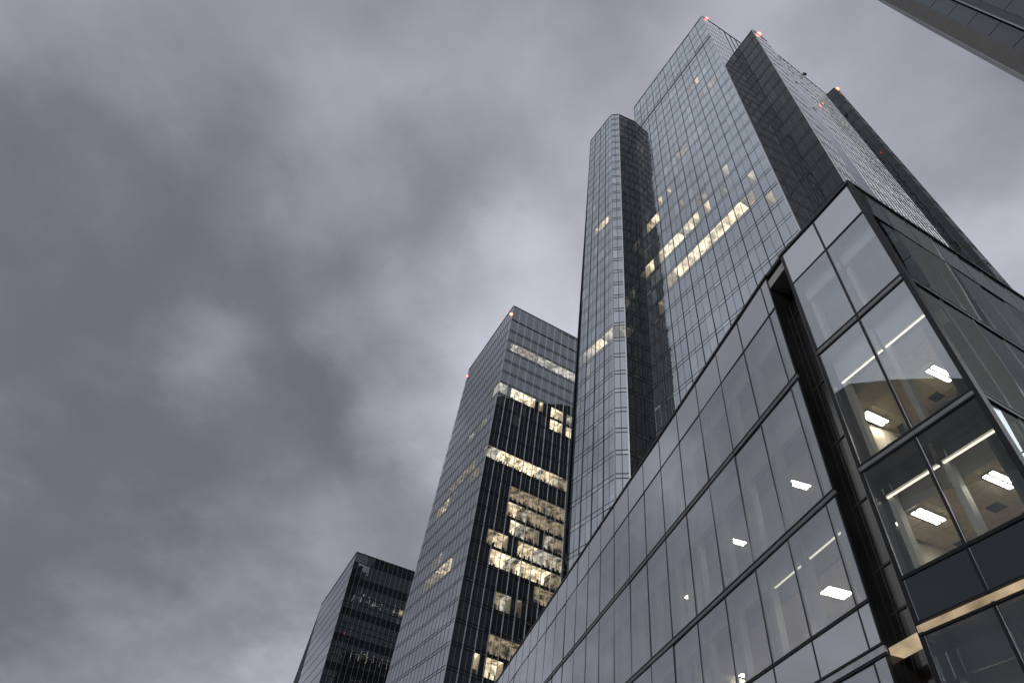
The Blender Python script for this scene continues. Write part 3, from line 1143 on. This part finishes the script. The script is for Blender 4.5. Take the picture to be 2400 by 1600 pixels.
# ceilings, bulkheads, blinds, cove lights along the left wing
for (ztop, zc_l, cove) in ((14.24, 13.12, True), (10.06, 9.42, True), (6.12, 5.35, False), (17.78, 16.9, False)):
    mb = MB()
    mb.prism([LP(11.05, 0, .95)[:2], LP(endL, 0, .95)[:2], LP(endL, 0, 5.6)[:2], LP(11.05, 0, 5.6)[:2]], zc_l, zc_l + .05)
    mb.build('ceiling', M['ceiling'], POD)
    zb = zc_l + .17
    for i in range(1, len(colsL) - 1):
        s0, s1 = colsL[i] + .05, colsL[i + 1] - .05
        mb = MB()
        mb.slab([LP(s0 + .12, zb, .38), LP(s1 - .05, zb, .38), LP(s1 - .05, ztop, .38), LP(s0 + .12, ztop, .38)], -nLi, .05)
        mb.build('roller_blind', M['blind'], POD)
        if cove and s0 < 26:
            mb = MB()
            mb.slab([LP(s0 + .15, zb - .035, .46), LP(s1 - .02, zb - .035, .46), LP(s1 - .02, zb - .005, .46), LP(s0 + .15, zb - .005, .46)], -nLi, .04)
            mb.build('cove_light', M['cove'] if (s0 < 14.5 and ztop < 12) else M['blind'], POD)
    mb = MB()
    mb.slab([LP(11.05, zc_l, .95), LP(endL, zc_l, .95), LP(endL, zb + .4, .95), LP(11.05, zb + .4, .95)], -nLi, .04)
    mb.build('bulkhead', M['column'], POD)
for i, s in enumerate(colsL[1:]):
    mb = MB()
    q = LP(s + .16, 0, .42)
    mb.prism([(q + tL * .11)[:2], (q - tL * .11)[:2], (q - tL * .11 + nLi * .22)[:2], (q + tL * .11 + nLi * .22)[:2]], -1.5, 18.6)
    mb.build('column', M['column'], POD)
for s, z, d in ((14.25, 13.12, 1.3), (18.08, 13.12, 1.1), (22.6, 13.12, 1.6), (29.5, 13.12, 2.2), (16.3, 13.12, 3.6), (12.6, 13.12, 3.9), (18.9, 13.12, 3.8),
                (14.1, 9.42, 1.45), (11.9, 9.42, 2.4), (16.2, 9.42, 2.6), (18.1, 9.42, 3.4), (15.0, 9.42, 4.3), (12.4, 9.42, 4.2), (17.2, 16.9, 2.2), (13.2, 16.9, 2.0), (20.3, 9.42, 2.2), (12.3, 5.35, 1.6), (14.6, 5.35, 1.6)):
    big = (s, z) == (14.1, 9.42)
    ceiling_light(LP, s, z, d, .75, .42 if big else .24)
# furniture seen through the glass; partitions added to hold light in the near rooms
for s_ in (20.55, 27.0, 36.0):
    mb = MB()
    mb.prism([LP(s_, 0, .7)[:2], LP(s_ + .12, 0, .7)[:2], LP(s_ + .12, 0, 5.5)[:2], LP(s_, 0, 5.5)[:2]], -1.5, 18.6)
    mb.build('added_partition', M['white_wall'], POD)
for s, d, w, h, zf in ((13.6, 3.4, .55, 2.5, 10.24), (15.8, 3.2, .7, 2.4, 10.24), (17.4, 2.6, .8, 1.3, 10.24), (14.6, 2.9, .5, 2.6, 6.42), (16.6, 2.4, .9, 2.4, 6.42), (12.3, 2.0, .5, 1.2, 6.42), (19.4, 2.0, 1.0, 2.2, 10.24), (23.2, 2.0, 1.0, 2.6, 10.24)):
    mb = MB()
    mb.prism([LP(s, 0, d)[:2], LP(s + w, 0, d)[:2], LP(s + w, 0, d + .3)[:2], LP(s, 0, d + .3)[:2]], zf, zf + h)
    mb.build('cabinet', M['white_wall'] if h > 2.3 else M['furniture'], POD)

# rooms of the right wing: tiled ceilings, fixtures, bulkhead
for (ztop, zc_r, zf) in ((14.24, 13.15, 10.24), (10.06, 9.32, 6.42), (6.12, 5.3, 3.0), (17.78, 16.9, 14.5)):
    tile = .62
    for a in range(-1, 6):
        for b in range(0, 9):
            s0, d0 = a * tile + .02, .95 + b * tile
            if s0 + tile > LR - .12 - .095 * (d0 + tile) or d0 + tile > dR - .05:
                continue
            if s0 < -.9:
                continue
            mb = MB()
            mb.prism([RP(s0 + .008, 0, d0 + .008)[:2], RP(s0 + tile - .008, 0, d0 + .008)[:2], RP(s0 + tile - .008, 0, d0 + tile - .008)[:2], RP(s0 + .008, 0, d0 + tile - .008)[:2]], zc_r + random.uniform(-.003, .003), zc_r + .04)
            mb.build('ceiling_tile', M['ceiling'], POD)
    mb = MB()
    mb.prism([RP(-.8, 0, 1.15)[:2], RP(.05, 0, 1.15)[:2], RP(.05, 0, .94)[:2], RP(LR - .2, 0, .94)[:2], QP(dR, 0, .2)[:2], RP(-.8, 0, dR)[:2]], zc_r + .06, zc_r + .1)
    mb.build('ceiling_void', M['black_metal'], POD)
    zb = zc_r + .2
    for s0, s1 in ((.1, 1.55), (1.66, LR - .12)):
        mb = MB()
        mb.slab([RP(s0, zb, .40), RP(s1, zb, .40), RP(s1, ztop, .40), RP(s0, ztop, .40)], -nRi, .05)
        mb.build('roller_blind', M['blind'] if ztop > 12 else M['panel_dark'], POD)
        if 9 < ztop < 15:
            mb = MB()
            mb.slab([RP(s0, zb - .035, .46), RP(s1, zb - .035, .46), RP(s1, zb - .005, .46), RP(s0, zb - .005, .46)], -nRi, .04)
            mb.build('cove_light', M['cove'], POD)
    mb = MB()
    mb.slab([RP(.1, zc_r, .93), RP(LR - .1, zc_r, .93), RP(LR - .1, zb + .3, .93), RP(.1, zb + .3, .93)], -nRi, .03)
    mb.build('bulkhead', M['column'], POD)
for s, z, d in ((1.75, 13.15, 1.75), (-.4, 13.15, 1.62), (2.0, 9.32, 1.2), (.25, 9.32, 1.05), (1.0, 9.32, 3.4), (1.2, 13.15, 4.2), (1.4, 5.3, 2.0)):
    ceiling_light(RP, s, z, d)
for s, z, d in ((.9, 13.15, 2.6), (2.3, 13.15, 3.0), (1.1, 9.32, 2.2), (2.4, 9.32, 2.6), (.5, 9.32, 3.2), (-.3, 9.32, 2.8)):
    mb = MB()
    mb.prism([RP(s, 0, d)[:2], RP(s + .3, 0, d)[:2], RP(s + .3, 0, d + .3)[:2], RP(s, 0, d + .3)[:2]], z - .02, z - .004)
    mb.build('air_diffuser', M['dark_metal'], POD)
for z in (13.0, 9.18):
    mb = MB()
    mb.bar(RP(-.6, z, 3.0), RP(LR - .6, z, 3.0), np.array([0, 0, -1.]), .12, -.05, .05)
    mb.build('duct', M['grey_metal'], POD)
for s, zf, h in ((.75, 10.24, 1.05), (2.5, 10.24, 1.25), (2.3, 6.42, 1.5), (1.95, 6.42, 1.3), (.6, 6.42, 1.2)):
    mb = MB()
    mb.prism([RP(s, 0, .7)[:2], RP(s + .38, 0, .72)[:2], RP(s + .36, 0, 1.05)[:2], RP(s + .02, 0, 1.0)[:2]], zf, zf + h * .62)
    mb.prism([RP(s + .1, 0, .78)[:2], RP(s + .27, 0, .78)[:2], RP(s + .27, 0, .98)[:2], RP(s + .1, 0, .98)[:2]], zf + h * .62, zf + h)
    mb.build('office_chair', M['furniture'], POD)
for s in (.16, 1.68):
    mb = MB()
    q = RP(s, 0, .5)
    mb.prism([(q + tR * .07)[:2], (q + tR * .07 + nRi * .2)[:2], (q - tR * .07 + nRi * .2)[:2], (q - tR * .07)[:2]], -1.5, 18.6)
    mb.build('column', M['column'], POD)
for s in (2.4, 7.3, 12.2):
    mb = MB()
    q = QP(s, 0, .7)
    mb.prism([(q + tQ * .2)[:2], (q + tQ * .2 + nQi * .4)[:2], (q - tQ * .2 + nQi * .4)[:2], (q - tQ * .2)[:2]], -1.5, 18.6)
    mb.build('column', M['column'], POD)

mb = MB()
mb.slab([QP(.55, -1.5, .45), QP(16, -1.5, .45), QP(16, 18.6, .45), QP(.55, 18.6, .45)], -nQi, .06)  # added dark sheet behind the side glass, blocks the lit interior
mb.build('added_partition', M['furniture'], POD)

# ------------------------------------------------------------------ tower at the upper right corner
ZD = 130.0
D = Tower('pier_tower', (45, -10, GROUND), 'dark tower edge with grey pier cutting the upper right corner', 'tower', [])
XD = np.array([35.9, 12.2, 0.])
aD = math.radians(165)
tD = np.array([math.sin(aD), math.cos(aD), 0])
top = at(2068, 0, 86.6)
low = at(2400, 178, 55.5)
leanD = (low - top) / (86.6 - 55.5)                    # horizontal shift per metre of descent
eD = lambda z: np.array([low[0], low[1], 0]) + np.array([leanD[0], leanD[1], 0]) * (55.5 - z) + np.array([0, 0, z])
WD = 62.0
fDt = Facade(eD(-1.5), eD(ZD), eD(-1.5) + tD * WD, eD(ZD) + tD * WD)
bay = 7.6
nb = int(WD / bay)
pr_ = MB()
for k in range(nb):
    s = k * bay
    u = lambda q: (s + q) / WD
    mb = MB()
    mb.hexa([fDt.pt(u(0), -1.5, -1.5), fDt.pt(u(1.3), -1.5, -1.5), fDt.pt(u(1.3), ZD, -1.5), fDt.pt(u(0), ZD, -1.5),
             fDt.pt(u(0), -1.5, 0), fDt.pt(u(1.3), -1.5, 0), fDt.pt(u(1.3), ZD, 0), fDt.pt(u(0), ZD, 0)])
    mb.build('pier', M['concrete_dark'], D.root)
    if k == 0:
        mb = MB()
        mb.bar(fDt.pt(-.0006, -1.5), fDt.pt(-.0006, ZD), fDt.n, .07, -.2, .05)
        mb.build('edge_trim', M['grey_metal'], D.root)
    mb = MB()
    mb.bar(fDt.pt(u(2.75), -1.5, -.5), fDt.pt(u(2.75), ZD, -.5), fDt.n, .12, -.1, .1)
    mb.build('pier_trim', M['grey_metal'], D.root)
    mb = MB()
    mb.bar(fDt.pt(u(3.1), -1.5, -.6), fDt.pt(u(3.1), ZD, -.6), fDt.n, .55, -.3, .1)
    mb.build('window_jamb', M['dark_metal'], D.root)
    for j in range(int(ZD / 4.2)):
        z0 = -1.5 + j * 4.2
        D.add_pane([fDt.pt(u(1.32), z0, -1.3), fDt.pt(u(2.7), z0, -1.3), fDt.pt(u(2.7), z0 + 4.1, -1.3), fDt.pt(u(1.32), z0 + 4.1, -1.3)], fDt.n, 'glass_dark')
        for q0, q1 in ((3.42, 4.8), (4.84, 6.2), (6.24, 7.58)):
            ring = [fDt.pt(u(q0), z0, -.7), fDt.pt(u(q1), z0, -.7), fDt.pt(u(q1), z0 + 4.1, -.7), fDt.pt(u(q0), z0 + 4.1, -.7)]
            D.add_pane(tilt_ring(ring, fDt.n, .003), fDt.n, 'glass_c' if (k or q0 > 6) else 'glass_dark')
D.finish(60)
bD = [eD(0)[:2] - fDt.n[:2] * 1.6, eD(0)[:2] + tD[:2] * WD - fDt.n[:2] * 1.6, eD(0)[:2] + tD[:2] * WD - fDt.n[:2] * 30, eD(0)[:2] - fDt.n[:2] * 30]
mb = MB()
k0 = np.array([leanD[0], leanD[1]])
lo = [(*(q + k0 * 1.5 * 0), -1.5) for q in bD]
mb.hexa([(*(bD[i] + k0 * (0 + 1.5)), -1.5) for i in range(4)] + [(*(bD[i] + k0 * (0 - ZD)), ZD) for i in range(4)])
mb.build('core_wall', M['dark_metal'], D.root)

# ------------------------------------------------------------------ towers outside the frame, met only as reflections
E_ = Tower('dark_tower', (-240, 60, GROUND), 'dark office tower mirrored in the lower panes of the corner wing', 'tower', [])
e0 = np.array([9 - .948 * 250, 9 + .317 * 250, 0])
f_ = Facade(e0 + np.array([-12, -95, -1.5]), e0 + np.array([-12, -95, 215]), e0 + np.array([0, 0, -1.5]), e0 + np.array([0, 0, 243]))
zs = lin(0, 200, 48)
mbx = MB()
curtain(E_, Facade(f_.pt(0, -1.5), f_.pt(0, 170), f_.pt(1.6, -1.5), f_.pt(1.6, 170)), lin(0, 1, 40), lin(-1.5, 168, 40), 'glass_dark', tilt=.001)
q = [f_.pt(0, 0, -.2)[:2], f_.pt(1.6, 0, -.2)[:2], f_.pt(1.6, 0, -40)[:2], f_.pt(0, 0, -40)[:2]]
mbx.prism(q, -1.5, 168)
crown = [f_.pt(0, 168.2, -.1), f_.pt(1.14, 168.2, -.1), f_.pt(1.14, 236, -.1), f_.pt(1.0, 240, -.1), f_.pt(.85, 234, -.1), f_.pt(.65, 224, -.1), f_.pt(.4, 208, -.1), f_.pt(.2, 195, -.1), f_.pt(0, 184, -.1)]
mc = MB()
mc.quad(crown)
mc.quad([c - f_.n * 30 for c in crown][::-1])
for k in range(len(crown)):
    a, b = crown[k], crown[(k + 1) % len(crown)]
    mc.quad([a, a - f_.n * 30, b - f_.n * 30, b])
mc.build('crown', M['dark_metal'], E_.root)
mbx.build('core_wall', M['dark_metal'], E_.root)
E_.finish()
G_ = Tower('dark_tower', (75, 70, GROUND), 'dark office tower mirrored in the right face of the middle tower', 'tower', [])
gp = [(85, 92), (52, 57), (74, 56), (92, 70)]
for k in range(4):
    a, b = gp[k], gp[(k + 1) % 4]
    f_ = Facade((a[0], a[1], -1.5), (a[0], a[1], 195), (b[0], b[1], -1.5), (b[0], b[1], 195))
    curtain(G_, f_, lin(0, 1, max(3, int(f_.len / 3))), lin(-1.5, 195, 48), 'glass_dark')
mb = MB()
mb.prism([gp[0], gp[1], gp[2], gp[3]], 193.5, 194.5)
mb.build('roof', M['dark_metal'], G_.root)
G_.finish()
print('objects', len(bpy.data.objects))
